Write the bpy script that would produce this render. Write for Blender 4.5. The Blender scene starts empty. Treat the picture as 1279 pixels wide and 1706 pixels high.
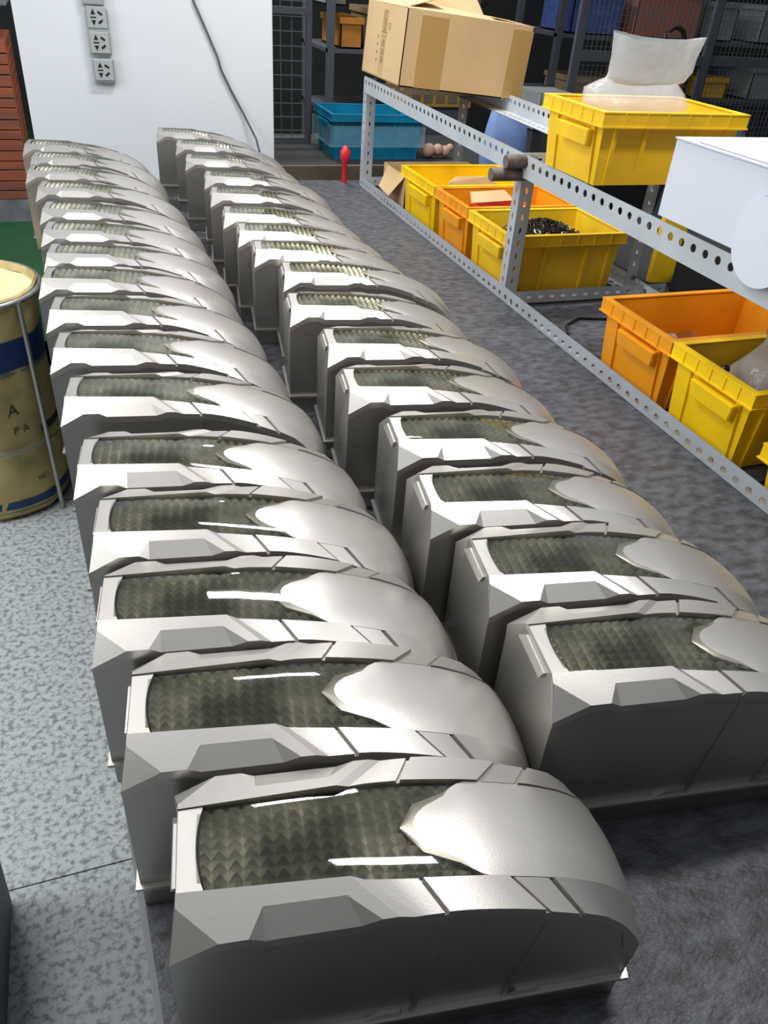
import bpy, bmesh, math, random
from mathutils import Vector, Matrix
random.seed(7)
S = bpy.context.scene
COL = S.collection
T = 0.70                      # table top height above the floor

# ------------------------------------------------------------ camera
cam_d = bpy.data.cameras.new('camera'); cam = bpy.data.objects.new('camera', cam_d); COL.objects.link(cam)
F_PX = 1301.93
cam_d.sensor_fit = 'VERTICAL'; cam_d.sensor_height = 36.0; cam_d.lens = F_PX / 1706 * 36.0
cam_d.clip_start = 0.02; cam_d.clip_end = 100
def _axes():
    a = (80 - 639.5, -110 - 853.0); b = (490 - 639.5, 2700 - 853.0)
    Y = Vector((a[0], a[1], F_PX)).normalized(); Z = -Vector((b[0], b[1], F_PX)).normalized()
    Z = (Z - Z.dot(Y) * Y).normalized(); X = Y.cross(Z)
    return X, Y, Z
_X, _Y, _Z = _axes()
R = Matrix((_X, _Y, _Z))      # image axes -> world
right = R @ Vector((1, 0, 0)); up = R @ Vector((0, -1, 0)); back = R @ Vector((0, 0, -1))
M = Matrix((right, up, back)).transposed().to_4x4(); M.translation = Vector((0, 0, T + 0.77))
cam.matrix_world = M
S.camera = cam

# ------------------------------------------------------------ world, lamps, exposure
S.view_settings.view_transform = 'Standard'; S.view_settings.look = 'None'
S.view_settings.gamma = 1.0; S.view_settings.use_curve_mapping = False
S.view_settings.exposure = 0.12
W = bpy.data.worlds.new('world'); S.world = W; W.use_nodes = True
bg = W.node_tree.nodes['Background']; bg.inputs['Color'].default_value = (0.86, 0.93, 1.0, 1); bg.inputs['Strength'].default_value = 0.5
def area(name, loc, size, power, rot=(0, 0, 0), color=(1, 1, 1)):
    l = bpy.data.lights.new(name, 'AREA'); l.shape = 'RECTANGLE'; l.size = size[0]; l.size_y = size[1]
    l.energy = power; l.color = color
    o = bpy.data.objects.new(name, l); COL.objects.link(o); o.location = loc; o.rotation_euler = rot
    return o
for (x, y, p) in ((1.10, 0.95, 27), (0.95, 2.7, 34), (0.75, 4.7, 60)):
    area('ceiling_tube', (x, y, T + 2.1), (0.8, 0.16), p)
area('scoop_fill_light', (-0.55, 1.7, T + 2.1), (0.45, 1.4), 22)  # added fill lamp: brightens left-row scoops and facets, kept out of lens reflections
area('workshop_window', (-3.2, 1.6, T + 1.6), (3.0, 2.0), 95, (0, math.radians(-62), 0), (0.95, 1.0, 1.0))

# ------------------------------------------------------------ materials
def mat(name, color, rough=0.5, metal=0.0, var=0.0, scale=8.0, bump=0.0, bscale=None, color2=None, alpha=1.0, coat=0.0, trans=0.0, stretch=None, spec=0.5):
    m = bpy.data.materials.new(name); m.use_nodes = True
    nt = m.node_tree; b = nt.nodes['Principled BSDF']
    c = tuple(color) + (1,)
    b.inputs['Base Color'].default_value = c
    b.inputs['Roughness'].default_value = rough; b.inputs['Metallic'].default_value = metal
    b.inputs['Alpha'].default_value = alpha; b.inputs['Coat Weight'].default_value = coat
    b.inputs['Transmission Weight'].default_value = trans
    b.inputs['Specular IOR Level'].default_value = spec
    if var or bump or color2:
        tc = nt.nodes.new('ShaderNodeTexCoord'); mp = nt.nodes.new('ShaderNodeMapping')
        nt.links.new(tc.outputs['Object'], mp.inputs['Vector'])
        if stretch: mp.inputs['Scale'].default_value = stretch
        n = nt.nodes.new('ShaderNodeTexNoise'); n.inputs['Scale'].default_value = scale; n.inputs['Detail'].default_value = 5
        nt.links.new(mp.outputs['Vector'], n.inputs['Vector'])
        if var or color2:
            r = nt.nodes.new('ShaderNodeValToRGB')
            c2 = color2 if color2 else tuple(x * (1 - var) for x in color)
            r.color_ramp.elements[0].position = 0.35; r.color_ramp.elements[0].color = tuple(c2) + (1,)
            r.color_ramp.elements[1].position = 0.65; r.color_ramp.elements[1].color = c
            nt.links.new(n.outputs['Fac'], r.inputs['Fac']); nt.links.new(r.outputs['Color'], b.inputs['Base Color'])
        if bump:
            n2 = nt.nodes.new('ShaderNodeTexNoise'); n2.inputs['Scale'].default_value = bscale or scale * 3; n2.inputs['Detail'].default_value = 4
            nt.links.new(mp.outputs['Vector'], n2.inputs['Vector'])
            bp = nt.nodes.new('ShaderNodeBump'); bp.inputs['Strength'].default_value = bump; bp.inputs['Distance'].default_value = 0.004
            nt.links.new(n2.outputs['Fac'], bp.inputs['Height']); nt.links.new(bp.outputs['Normal'], b.inputs['Normal'])
    return m

SILVER = mat('silver_paint', (0.50, 0.472, 0.44), 0.38, 0.75, var=0.05, scale=14, bump=0.03, bscale=600)
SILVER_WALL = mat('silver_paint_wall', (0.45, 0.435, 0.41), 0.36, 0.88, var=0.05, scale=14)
LENS = mat('faceted_reflector', (0.46, 0.445, 0.37), 0.30, 0.6, color2=(0.15, 0.16, 0.115), scale=22)
def clear_mat(name, rough, tint=(1, 1, 1), k=1.0):
    m = bpy.data.materials.new(name); m.use_nodes = True; nt = m.node_tree; nt.nodes.clear()
    out = nt.nodes.new('ShaderNodeOutputMaterial'); mx = nt.nodes.new('ShaderNodeMixShader'); tr = nt.nodes.new('ShaderNodeBsdfTransparent')
    gl = nt.nodes.new('ShaderNodeBsdfGlossy'); fr = nt.nodes.new('ShaderNodeFresnel'); fr.inputs['IOR'].default_value = 1.5
    tr.inputs['Color'].default_value = tuple(tint) + (1,); gl.inputs['Roughness'].default_value = rough
    nt.links.new(fr.outputs[0], mx.inputs[0]); nt.links.new(tr.outputs[0], mx.inputs[1]); nt.links.new(gl.outputs[0], mx.inputs[2]); nt.links.new(mx.outputs[0], out.inputs['Surface'])
    return m
GLASS = clear_mat('clear_lens_cover', 0.04, (0.86, 0.86, 0.80))
DARK_SEAL = mat('black_seal', (0.012, 0.012, 0.013), 0.4)
MATBLK = mat('rubber_mat', (0.095, 0.098, 0.112), 0.42, spec=0.3, color2=(0.042, 0.041, 0.043), scale=34, bump=0.5, bscale=110, stretch=(1, 1.7, 1))
TABLE = mat('table_edge_metal', (0.14, 0.14, 0.15), 0.5, 0.3)
RAIL = mat('grey_enamel_steel', (0.50, 0.53, 0.56), 0.5, 0.1, var=0.12, scale=9)
RUST = mat('worn_steel', (0.20, 0.17, 0.15), 0.6, 0.4, color2=(0.11, 0.075, 0.06), scale=40)
YEL = mat('yellow_plastic', (1.0, 0.64, 0.006), 0.5, spec=0.3, var=0.18, scale=7, bump=0.05)
YEL2 = mat('pale_yellow_plastic', (0.93, 0.58, 0.02), 0.5, spec=0.3, var=0.22, scale=6)
ORA = mat('orange_plastic', (0.93, 0.36, 0.01), 0.42, var=0.15, scale=7, bump=0.05)
BLUEP = mat('blue_plastic', (0.005, 0.22, 0.38), 0.3, var=0.25, scale=10)
CARD = mat('cardboard', (0.62, 0.43, 0.22), 0.85, var=0.10, scale=5, bump=0.04)
CARD_IN = mat('cardboard_inside', (0.45, 0.30, 0.15), 0.9, var=0.15)
TAPE = mat('brown_tape', (0.46, 0.28, 0.10), 0.35, coat=0.3)
INK = mat('faded_ink', (0.28, 0.19, 0.08), 0.8)
WHITEB = mat('white_card', (0.62, 0.64, 0.72), 0.55)
WALLW = mat('white_wall_paint', (0.66, 0.69, 0.73), 0.75, var=0.03, scale=2.0)
SOCK = mat('grey_socket_plastic', (0.30, 0.33, 0.33), 0.4)
SOCKL = mat('grey_socket_module', (0.36, 0.39, 0.39), 0.35)
BLACK = mat('black_plastic', (0.012, 0.012, 0.013), 0.45)
DGREY = mat('dark_grey_plastic', (0.10, 0.10, 0.11), 0.6)
BAGW = mat('frosted_film', (0.80, 0.82, 0.82), 0.28, alpha=0.36, var=0.08, scale=18, bump=0.9, bscale=34)
BAGC = mat('clear_film', (0.62, 0.55, 0.50), 0.12, alpha=0.5, bump=1.0, bscale=40)
LBLUE = mat('light_blue_sack', (0.22, 0.34, 0.66), 0.55, var=0.2)
RED = mat('red_plastic', (0.62, 0.02, 0.03), 0.35)
SACK = mat('kraft_sack', (0.62, 0.49, 0.21), 0.7, color2=(0.40, 0.31, 0.13), scale=9, bump=1.0, bscale=9)
SACKIN = mat('sack_inside', (0.88, 0.76, 0.50), 0.8, var=0.12, scale=6, bump=0.5, bscale=12)
NAVY = mat('sack_blue_print', (0.012, 0.045, 0.16), 0.55, var=0.2)
STEEL = mat('dull_steel_rod', (0.42, 0.43, 0.40), 0.35, 0.7)
GREENF = mat('green_floor_paint', (0.012, 0.085, 0.03), 0.4, var=0.25, scale=3)
BRICKO = mat('orange_slat', (0.33, 0.075, 0.028), 0.55, color2=(0.17, 0.06, 0.04), scale=3, stretch=(0.4, 1, 8))
GREYB = mat('grey_block', (0.20, 0.20, 0.22), 0.8, var=0.4, scale=9)
WIRE = mat('wire_mesh', (0.12, 0.14, 0.15), 0.5, 0.4)
FRAME = mat('cage_frame', (0.085, 0.09, 0.11), 0.5, 0.3)
DARKW = mat('dark_wall', (0.022, 0.022, 0.022), 0.8, var=0.3, scale=2)
WOOD = mat('worn_board', (0.16, 0.12, 0.08), 0.7, var=0.4, scale=6)
PARTS = mat('loose_metal_parts', (0.05, 0.045, 0.035), 0.35, 0.8)
PARTSL = mat('bright_rings', (0.7, 0.68, 0.62), 0.25, 0.9)

def terrazzo(name):
    m = bpy.data.materials.new(name); m.use_nodes = True; nt = m.node_tree; b = nt.nodes['Principled BSDF']
    tc = nt.nodes.new('ShaderNodeTexCoord')
    n = nt.nodes.new('ShaderNodeTexNoise'); n.inputs['Scale'].default_value = 75; n.inputs['Detail'].default_value = 3; n.inputs['Roughness'].default_value = 0.6
    nt.links.new(tc.outputs['Object'], n.inputs['Vector'])
    r = nt.nodes.new('ShaderNodeValToRGB'); e = r.color_ramp.elements
    e[0].position = 0.36; e[0].color = (0.20, 0.215, 0.22, 1); e[1].position = 0.54; e[1].color = (0.50, 0.53, 0.535, 1)
    nt.links.new(n.outputs['Fac'], r.inputs['Fac']); nt.links.new(r.outputs['Color'], b.inputs['Base Color'])
    b.inputs['Roughness'].default_value = 0.5
    return m
TERR = terrazzo('speckled_terrazzo')

# ------------------------------------------------------------ helpers
def finish(bm, name, m, parent=None, smooth=None):
    bmesh.ops.recalc_face_normals(bm, faces=bm.faces[:])
    me = bpy.data.meshes.new(name); bm.to_mesh(me); bm.free()
    if m: me.materials.append(m)
    if smooth:
        for p in me.polygons: p.use_smooth = True
        me.set_sharp_from_angle(angle=math.radians(smooth))
    o = bpy.data.objects.new(name, me); COL.objects.link(o)
    if parent: o.parent = parent
    return o
def thing(name, label, cat, loc=(0, 0, 0), rotz=0.0, group=None):
    o = bpy.data.objects.new(name, None); COL.objects.link(o); o.empty_display_size = 0.05
    o.location = loc; o.rotation_euler = (0, 0, rotz); o['label'] = label; o['category'] = cat
    if group: o['group'] = group
    return o
def tag(o, label, cat, group=None):
    o['label'] = label; o['category'] = cat
    if group: o['group'] = group
    return o
def struct(o): o['kind'] = 'structure'; return o
def box(bm, x0, x1, y0, y1, z0, z1, bev=0.0):
    g = bmesh.ops.create_cube(bm, size=1.0)
    for v in g['verts']:
        v.co = Vector(((x0 + x1) / 2 + v.co.x * (x1 - x0), (y0 + y1) / 2 + v.co.y * (y1 - y0), (z0 + z1) / 2 + v.co.z * (z1 - z0)))
    if bev:
        es = list({e for v in g['verts'] for e in v.link_edges})
        bmesh.ops.bevel(bm, geom=es, offset=bev, segments=2, affect='EDGES', profile=0.6)
def bx(name, m, parent, *a, bev=0.0):
    bm = bmesh.new(); box(bm, *a, bev=bev); return finish(bm, name, m, parent)
def tube(bm, pts, r, n=8, closed=False):
    pts = [Vector(p) for p in pts]; rings = []
    N = len(pts)
    for i, p in enumerate(pts):
        if closed: d = pts[(i + 1) % N] - pts[i - 1]
        else: d = pts[min(i + 1, N - 1)] - pts[max(i - 1, 0)]
        d.normalize(); a = Vector((0, 0, 1)) if abs(d.z) < 0.9 else Vector((1, 0, 0))
        s = d.cross(a).normalized(); t = d.cross(s)
        rr = r[i] if isinstance(r, (list, tuple)) else r
        rings.append([bm.verts.new(p + (s * math.cos(2 * math.pi * k / n) + t * math.sin(2 * math.pi * k / n)) * rr) for k in range(n)])
    for i in range(N if closed else N - 1):
        A = rings[i]; Bq = rings[(i + 1) % N]
        for k in range(n): bm.faces.new((A[k], A[(k + 1) % n], Bq[(k + 1) % n], Bq[k]))
    if not closed: bm.faces.new(rings[0]); bm.faces.new(rings[-1])
def hexa(bm, c8):
    v = [bm.verts.new(p) for p in c8]
    for f in ((0, 1, 2, 3), (4, 5, 6, 7), (0, 1, 5, 4), (1, 2, 6, 5), (2, 3, 7, 6), (3, 0, 4, 7)): bm.faces.new([v[i] for i in f])
def slab(bm, poly, d):
    """closed prism from polygon poly (3D points) extruded by vector d"""
    a = [bm.verts.new(p) for p in poly]; b = [bm.verts.new(Vector(p) + Vector(d)) for p in poly]
    bm.faces.new(a); bm.faces.new(b[::-1])
    for i in range(len(a)): bm.faces.new((a[i], a[(i + 1) % len(a)], b[(i + 1) % len(a)], b[i]))
def interp(tab, u):
    if u <= tab[0][0]: return tab[0][1]
    for (a, p), (b, q) in zip(tab, tab[1:]):
        if u <= b: return p + (q - p) * (u - a) / (b - a)
    return tab[-1][1]

# ------------------------------------------------------------ setting
g = struct(bx('floor', GREENF, None, -3.0, 7.5, 2.25, 9.0, -0.05, 0.0))
f2 = struct(bx('floor', mat('grout', (0.12, 0.12, 0.12), 0.8), None, -3.0, 7.5, -2.5, 2.25, -0.05, -0.004))
for i in range(-2, 3):
    for j in range(-2, 2):
        x0 = -0.75 + i * 1.3; y0 = 0.945 + j * 1.3
        t_ = bx('floor_tile', TERR, f2, x0 + .0015, x0 + 1.2985, y0 + .0015, y0 + 1.2985, -0.004, 0.0)
struct(bx('trim_1', mat('grey_floor_strip', (0.16, 0.18, 0.17), 0.6, var=0.2), None, -3.0, 7.4, 2.2465, 2.42, 0.0002, 0.003))
struct(bx('wall_back', DARKW, None, -3.0, 7.5, 8.4, 8.5, 0, 4.0))
struct(bx('wall_front_blocker', DARKW, None, -3.0, 7.5, -1.5, -1.4, 0, 4.0))  # unseen, added behind the camera to keep the cover fronts dark
struct(bx('wall_left_blocker', DARKW, None, -3.1, -3.0, -1.4, 0.1, 0, 4.0))  # unseen short wall, added to block side light on the cover fronts
struct(bx('wall_right', DARKW, None, 7.4, 7.5, -1.4, 8.4, 0, 4.0))
# pillar
pil = struct(bx('wall_pillar', WALLW, None, -0.158, 0.782, 3.55, 4.3, 0, 3.6, bev=0.004))

# left background: orange slatted stack on grey plinth, grey blocks on top
st = thing('slatted_stack', 'tall stack of orange-red horizontal slats behind the white pillar', 'stack', (-1.05, 5.45, 0))
bx('plinth', GREYB, st, -0.9, 0.75, 0.0, 0.7, 0.0, 0.13)
zz = 0.13
for i in range(15):
    h = 0.05 + 0.006 * ((i * 7) % 3)
    bx('slat', BRICKO, st, -0.9 + .004 * (i % 3), 0.74, 0.002 * (i % 2), 0.7, zz + 0.003, zz + h - 0.002, bev=0.003); zz += h
gb = thing('grey_block_pile', 'grey concrete-like blocks on top of the orange slatted stack', 'blocks', (-1.05, 5.45, zz))
for i in range(3):
    for k in range(3):
        bx('block', GREYB, gb, -0.85 + 0.52 * k + (0.1 if i % 2 else 0), -0.36 + 0.52 * k + (0.1 if i % 2 else 0), 0.01, 0.55, 0.16 * i + .003, 0.16 * i + 0.155, bev=0.01)

# ------------------------------------------------------------ work table
tb = thing('work_table', 'long dark work table covered with a scuffed black rubber mat', 'table', (0, 0, 0))
bm = bmesh.new()
quad = [(-0.012, -0.15), (1.62, -0.15), (1.62, 3.36), (-0.186, 3.40)]
slab(bm, [(x, y, T) for x, y in quad], (0, 0, -0.006)); finish(bm, 'rubber_mat', MATBLK, tb)
bm = bmesh.new()
slab(bm, [(x - (0.006 if x < 0.5 else 0), y, T - 0.0065) for x, y in quad], (0, 0, -0.04)); finish(bm, 'table_top', TABLE, tb)
for x, y in ((0.06, 0.1), (1.56, 0.1), (-0.08, 3.25), (1.56, 3.25)):
    bx('leg', TABLE, tb, x - .025, x + .025, y - .025, y + .025, 0, T - 0.047)

# ------------------------------------------------------------ machine covers
VC = 0.071
ZI = [(0, .2155), (.132, .2140), (.143, .2085), (.16, .207), (.19, .202), (.22, .1965), (.25, .1905), (.28, .182), (.31, .172), (.34, .156), (.36, .139), (.375, .118), (.384, .096)]
ZO = [(0, .2005), (.035, .2040), (.13, .2035), (.165, .2025), (.176, .1990), (.19, .1980), (.22, .1945), (.25, .187), (.28, .177), (.31, .165), (.34, .149), (.36, .130), (.376, .107), (.385, .090)]
ZLN = [(0, .2065), (.06, .2058), (.11, .2035), (.15, .2000), (.19, .1945), (.25, .1835), (.27, .179)]
AH = [(0, .034), (.132, .0394), (.16, .0425), (.19, .0438), (.385, .0448)]
def bulge(u, v):
    k = max(0.0, (u - .30) / .085); k = k * k * (3 - 2 * k) if k < 1 else 1
    s = (v - VC) / .07
    return u + .010 * k * max(0, 1 - s * s)
def P(u, v, z): return (bulge(u, v), v, z)
def RT(u0, u1, t, ui=None):
    pass
def make_cover():
    root = thing('machine_cover', '', 'machine cover', (0, 0, 0), 0, 'silver-grey machine covers in two rows')
    # --- body shell
    bm = bmesh.new()
    us = [0.0, .035, .07, .10, .13, .165, .176, .19, .22, .25, .28, .31, .34, .36, .376, .385]
    zl = .038
    for side in (0, 1):
        fv = (lambda v: v) if side == 0 else (lambda v: 2 * VC - v)
        top = []; bot = []
        for u in us:
            z = .183 if u == 0 else interp(ZO, u) - .003
            if .06 < u < .15: z -= .005
            top.append(bm.verts.new(P(u, fv(.0025), z))); bot.append(bm.verts.new(P(min(u, .383), fv(.0035), zl)))
        for i in range(len(us) - 1): bm.faces.new((top[i], top[i + 1], bot[i + 1], bot[i]))
    # left wall
    pts = [(0, .0035, zl), (0, .0025, .183), (.005, .029, .2085), (.006, .037, .215)]
    w = [bm.verts.new(p) for p in pts] + [bm.verts.new((p[0], 2 * VC - p[1], p[2])) for p in reversed(pts)]
    bm.faces.new(w)
    # right wall
    n = 8; A = []; Bv = []
    for i in range(n + 1):
        v = .0025 + (2 * VC - .005) * i / n
        A.append(bm.verts.new(P(.385, v, .09 + (.004 if 0 < i < n else 0)))); Bv.append(bm.verts.new(P(.383, v, zl)))
    for i in range(n): bm.faces.new((A[i], A[i + 1], Bv[i + 1], Bv[i]))
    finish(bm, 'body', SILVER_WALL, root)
    # --- side rails
    for side in (0, 1):
        bm = bmesh.new()
        def V(u, t, dz=0.0, z=None, tt=None):
            vin = VC - interp(AH, u); v = vin + (.0018 - vin) * t
            zz = interp(ZI, u) + (interp(ZO, u) - interp(ZI, u)) * t if z is None else z
            vv = v if side == 0 else 2 * VC - v
            return bm.verts.new(P(u, vv, zz + dz))
        I0 = V(.006, 0); A_ = V(.0055, .23, z=.2095); O = V(0, 1, z=.184); Rr = V(.035, 1)
        L0 = V(.056, 1); L1 = V(.067, 1, -.0055); R1 = V(.137, 1, -.0055); R0 = V(.152, 1)
        P1 = V(.067, .42); P2 = V(.128, .40); S0 = V(.165, 1); I1 = V(.132, 0)
        bm.faces.new((A_, O, Rr)); bm.faces.new((I0, A_, Rr, L0, P1)); bm.faces.new((I0, P1, P2, I1)); bm.faces.new((I1, P2, R0, S0))
        bm.faces.new((P1, L0, L1)); bm.faces.new((P1, L1, R1, P2)); bm.faces.new((P2, R1, R0))
        # stations: (u inner, u outer, dz, subdivisions to next)
        def zin(u): return interp(ZI, u)
        lines = [(.132, .165, 0, 1), (.143, .176, 0, 3), (.184, .199, .0012, 1), (.1845, .1995, -.0025, 1), (.1875, .2025, -.0025, 1), (.188, .203, .0025, 6),
                 (.258, .283, .0025, 1), (.2585, .2835, -.0025, 1), (.263, .288, -.0025, 1), (.2635, .2885, 0, 3), (.294, .314, 0, 1), (.2945, .3145, -.0025, 1),
                 (.298, .318, -.0025, 1), (.2985, .3185, .002, 9), (.384, .385, .002, 1)]
        prev = (I1, S0)
        for k in range(len(lines) - 1):
            (a0, b0, d0, n), (a1, b1, d1, _) = lines[k], lines[k + 1]
            for j in range(1, n + 1):
                f = j / n; a = a0 + (a1 - a0) * f; b = b0 + (b1 - b0) * f; d = d0 + (d1 - d0) * f
                cur = (V(a, 0, d), V(b, 1, d)); bm.faces.new((prev[0], prev[1], cur[1], cur[0])); prev = cur
        bmesh.ops.remove_doubles(bm, verts=bm.verts[:], dist=1e-5)
        be = [e for e in bm.edges if e.is_boundary]
        ex = bmesh.ops.extrude_edge_only(bm, edges=be)
        for v in ex['geom']:
            if isinstance(v, bmesh.types.BMVert):
                v.co.z -= .010 if v.co.x < .37 else .028
        finish(bm, 'side_rail', SILVER, root, smooth=9)
    # --- end cap at the square end
    bm = bmesh.new(); top = []
    arc = []
    for i in range(9):
        s = -1 + 2 * i / 8; v = VC + s * .0346; arc.append((.0255 - .0055 * (1 - s * s), v, .2135))
    poly = [(.0062, VC - .0335, .2140), *[(a, b, c) for a, b, c in arc], (.0062, VC + .0335, .2140)]
    slab(bm, poly, (0, 0, -.009)); finish(bm, 'end_cap', SILVER, root)
    bm = bmesh.new()
    slab(bm, [(.0026, .098, .2075), (.0006, .112, .195), (.0006, .050, .195), (.0026, .046, .2055)], (.004, 0, 0)); finish(bm, 'end_ledge', SILVER, root)
    # --- faceted reflector
    bm = bmesh.new(); pu = .0118
    def hw(u): return interp(AH, u) + .0005
    nu = 20; nv = 8
    def lz(u, s): return interp(ZLN, u) + .002 * (1 - s * s)
    u0 = .0195
    for i in range(nu):
        for j in range(nv):
            ua, ub = u0 + i * pu, u0 + (i + 1) * pu; s0, s1 = -1 + 2 * j / nv, -1 + 2 * (j + 1) / nv
            c = [(ua, s0), (ub, s0), (ub, s1), (ua, s1)]
            vs = [bm.verts.new((u, VC + s * hw(u), lz(u, s))) for u, s in c]
            um, sm = (ua + ub) / 2, (s0 + s1) / 2
            ap = bm.verts.new((um, VC + sm * hw(um), lz(um, sm) + .0056))
            for q in range(4): bm.faces.new((vs[q], vs[(q + 1) % 4], ap))
    bmesh.ops.remove_doubles(bm, verts=bm.verts[:], dist=1e-5)
    finish(bm, 'faceted_reflector', LENS, root)
    # --- clear cover over it
    bm = bmesh.new(); prev = None
    for i in range(25):
        u = .0215 + (.252 - .0215) * i / 24; row = []
        for j in range(13):
            s = -1 + 2 * j / 12
            uu = u - (.0015 * (1 - s * s) if i == 0 else 0)
            row.append(bm.verts.new((uu, VC + s * (interp(AH, u) - .0003), interp(ZLN, u) + .0062 + .0026 * (1 - abs(s) ** 3))))
        if prev:
            for j in range(12): bm.faces.new((prev[j], prev[j + 1], row[j + 1], row[j]))
        prev = row
    finish(bm, 'clear_lens', GLASS, root, smooth=50)
    # dark seal line along the arc
    bm = bmesh.new(); tube(bm, [(a + .0006, b, .2118) for a, b, c in arc], .0011, 5); finish(bm, 'seal', DARK_SEAL, root)
    # --- hood
    bm = bmesh.new()
    HW = [(.178, .0008), (.193, .0215), (.221, .0315), (.237, .0412), (.245, .0434), (.385, .0443)]
    prof = [(u, interp(ZI, u)) for u in (.178, .1855, .193, .205, .221, .237, .245, .26, .275, .29, .305, .32, .335, .348, .36, .37, .378, .3845)]
    prof += [(.3875, .08), (.388, .06), (.386, .0405)]
    rows = []
    for k, (u, z) in enumerate(prof):
        h = interp(HW, u); row = []
        for j in range(15):
            s = -1 + 2 * j / 14; rr = min(1, (u - .17) / .04)
            x, y, zz = P(min(u, .385), VC + s * h, z - .0002 + .0026 * rr * (1 - abs(s) ** 2.6) * (1 if z > .09 else z / .09))
            if z < .12: x += (u - .385) if u > .385 else 0
            row.append(bm.verts.new((x + .0008, y, zz)))
        rows.append(row)
    for a, b in zip(rows, rows[1:]):
        for j in range(14): bm.faces.new((a[j], a[j + 1], b[j + 1], b[j]))
    be = [e for e in bm.edges if e.is_boundary]
    ex = bmesh.ops.extrude_edge_only(bm, edges=be)
    for v in ex['geom']:
        if isinstance(v, bmesh.types.BMVert) and v.co.z > .1: v.co.z -= .0045
    finish(bm, 'hood', SILVER, root, smooth=30)
    # --- lip and skirt rings
    def ring(bm, o, z0, z1):
        pl = [(-o, -o + .002)] + [(bulge(.383, v) + o, v) for v in [-o + .002 + (2 * VC + 2 * o - .004) * i / 8 for i in range(9)]] + [(-o, 2 * VC + o - .002)]
        inn = [((x - .19) * .95 + .19, (y - VC) * .9 + VC) for x, y in pl]
        a = [bm.verts.new((x, y, z0)) for x, y in pl]; b = [bm.verts.new((x, y, z1)) for x, y in pl]
        c = [bm.verts.new((x, y, z1)) for x, y in inn]; d = [bm.verts.new((x, y, z0)) for x, y in inn]
        n = len(pl)
        for i in range(n):
            j = (i + 1) % n
            for p, q in ((a, b), (b, c), (c, d), (d, a)): bm.faces.new((p[i], p[j], q[j], q[i]))
    bm = bmesh.new(); ring(bm, .0040, .0345, .0385); finish(bm, 'lip', SILVER, root)
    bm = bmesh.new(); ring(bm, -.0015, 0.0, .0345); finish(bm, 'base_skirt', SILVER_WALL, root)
    # --- wall ribs and small clips on both long walls
    for side in (0, 1):
        fv = (lambda v: v) if side == 0 else (lambda v: 2 * VC - v)
        for (ut, ub) in ((.203, .188), (.290, .270)):
            bm = bmesh.new(); zt = interp(ZO, ut) - .006
            hexa(bm, [(ut - .001, fv(.0016), zt), (ut + .001, fv(.0016), zt), (ub + .0018, fv(.0012), .038), (ub - .0018, fv(.0012), .038),
                      (ut - .001, fv(.004), zt), (ut + .001, fv(.004), zt), (ub + .0018, fv(.0045), .038), (ub - .0018, fv(.0045), .038)])
            finish(bm, 'wall_rib', SILVER_WALL, root)
        for uc in (.165, .288):
            bm = bmesh.new()
            slab(bm, [(uc - .018, fv(.0005), .0386), (uc + .014, fv(.0005), .0386), (uc + .012, fv(.0005), .0455), (uc - .008, fv(.0005), .0455)], (0, .003 if side == 0 else -.003, 0))
            finish(bm, 'clip', SILVER_WALL, root)
    return root
def copy_tree(o, parent=None):
    c = o.copy(); COL.objects.link(c)
    if parent: c.parent = parent
    for ch in list(o.children): copy_tree(ch, c)
    return c
LEFT = [(-.020, .285), (-.042, .438), (-.059, .588), (-.056, .738), (-.069, .891), (-.082, 1.088), (-.096, 1.269), (-.102, 1.442), (-.116, 1.617), (-.107, 1.776),
        (-.114, 1.951), (-.118, 2.132), (-.130, 2.350), (-.159, 2.547), (-.151, 2.730), (-.175, 2.918)]
RIGHT = [(.352, .401), (.356, .552), (.346, .702), (.360, .862), (.341, 1.037), (.355, 1.207), (.334, 1.397), (.366, 1.588), (.336, 1.748), (.327, 1.898),
         (.318, 2.054), (.318, 2.262), (.331, 2.460), (.307, 2.700), (.305, 2.930), (.264, 3.150)]
ORD = ['nearest', 'second', 'third', 'fourth', 'fifth', 'sixth', 'seventh', 'eighth', 'ninth', 'tenth', 'eleventh', 'twelfth', 'thirteenth', 'fourteenth', 'fifteenth', 'farthest']
proto = make_cover()
for row, pts in (('left', LEFT), ('right', RIGHT)):
    for i, (x, y) in enumerate(pts):
        o = proto if (row == 'left' and i == 0) else copy_tree(proto)
        o.location = (x, y, T + 0.0005)
        o.rotation_euler = (0, 0, math.radians(-8.3 if i == 0 else -8.0))
        if i == 0: lab = 'silver-grey machine cover, nearest of the %s row, %s' % (row, 'lowest in the picture' if row == 'left' else 'its long dark side facing us')
        elif i == 15: lab = 'silver-grey machine cover, farthest of the %s row, next to the white pillar' % row
        else: lab = 'silver-grey machine cover, %s from the front in the %s row' % (ORD[i], row)
        o['label'] = lab; o['group'] = 'silver-grey machine covers in the %s row' % row

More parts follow.
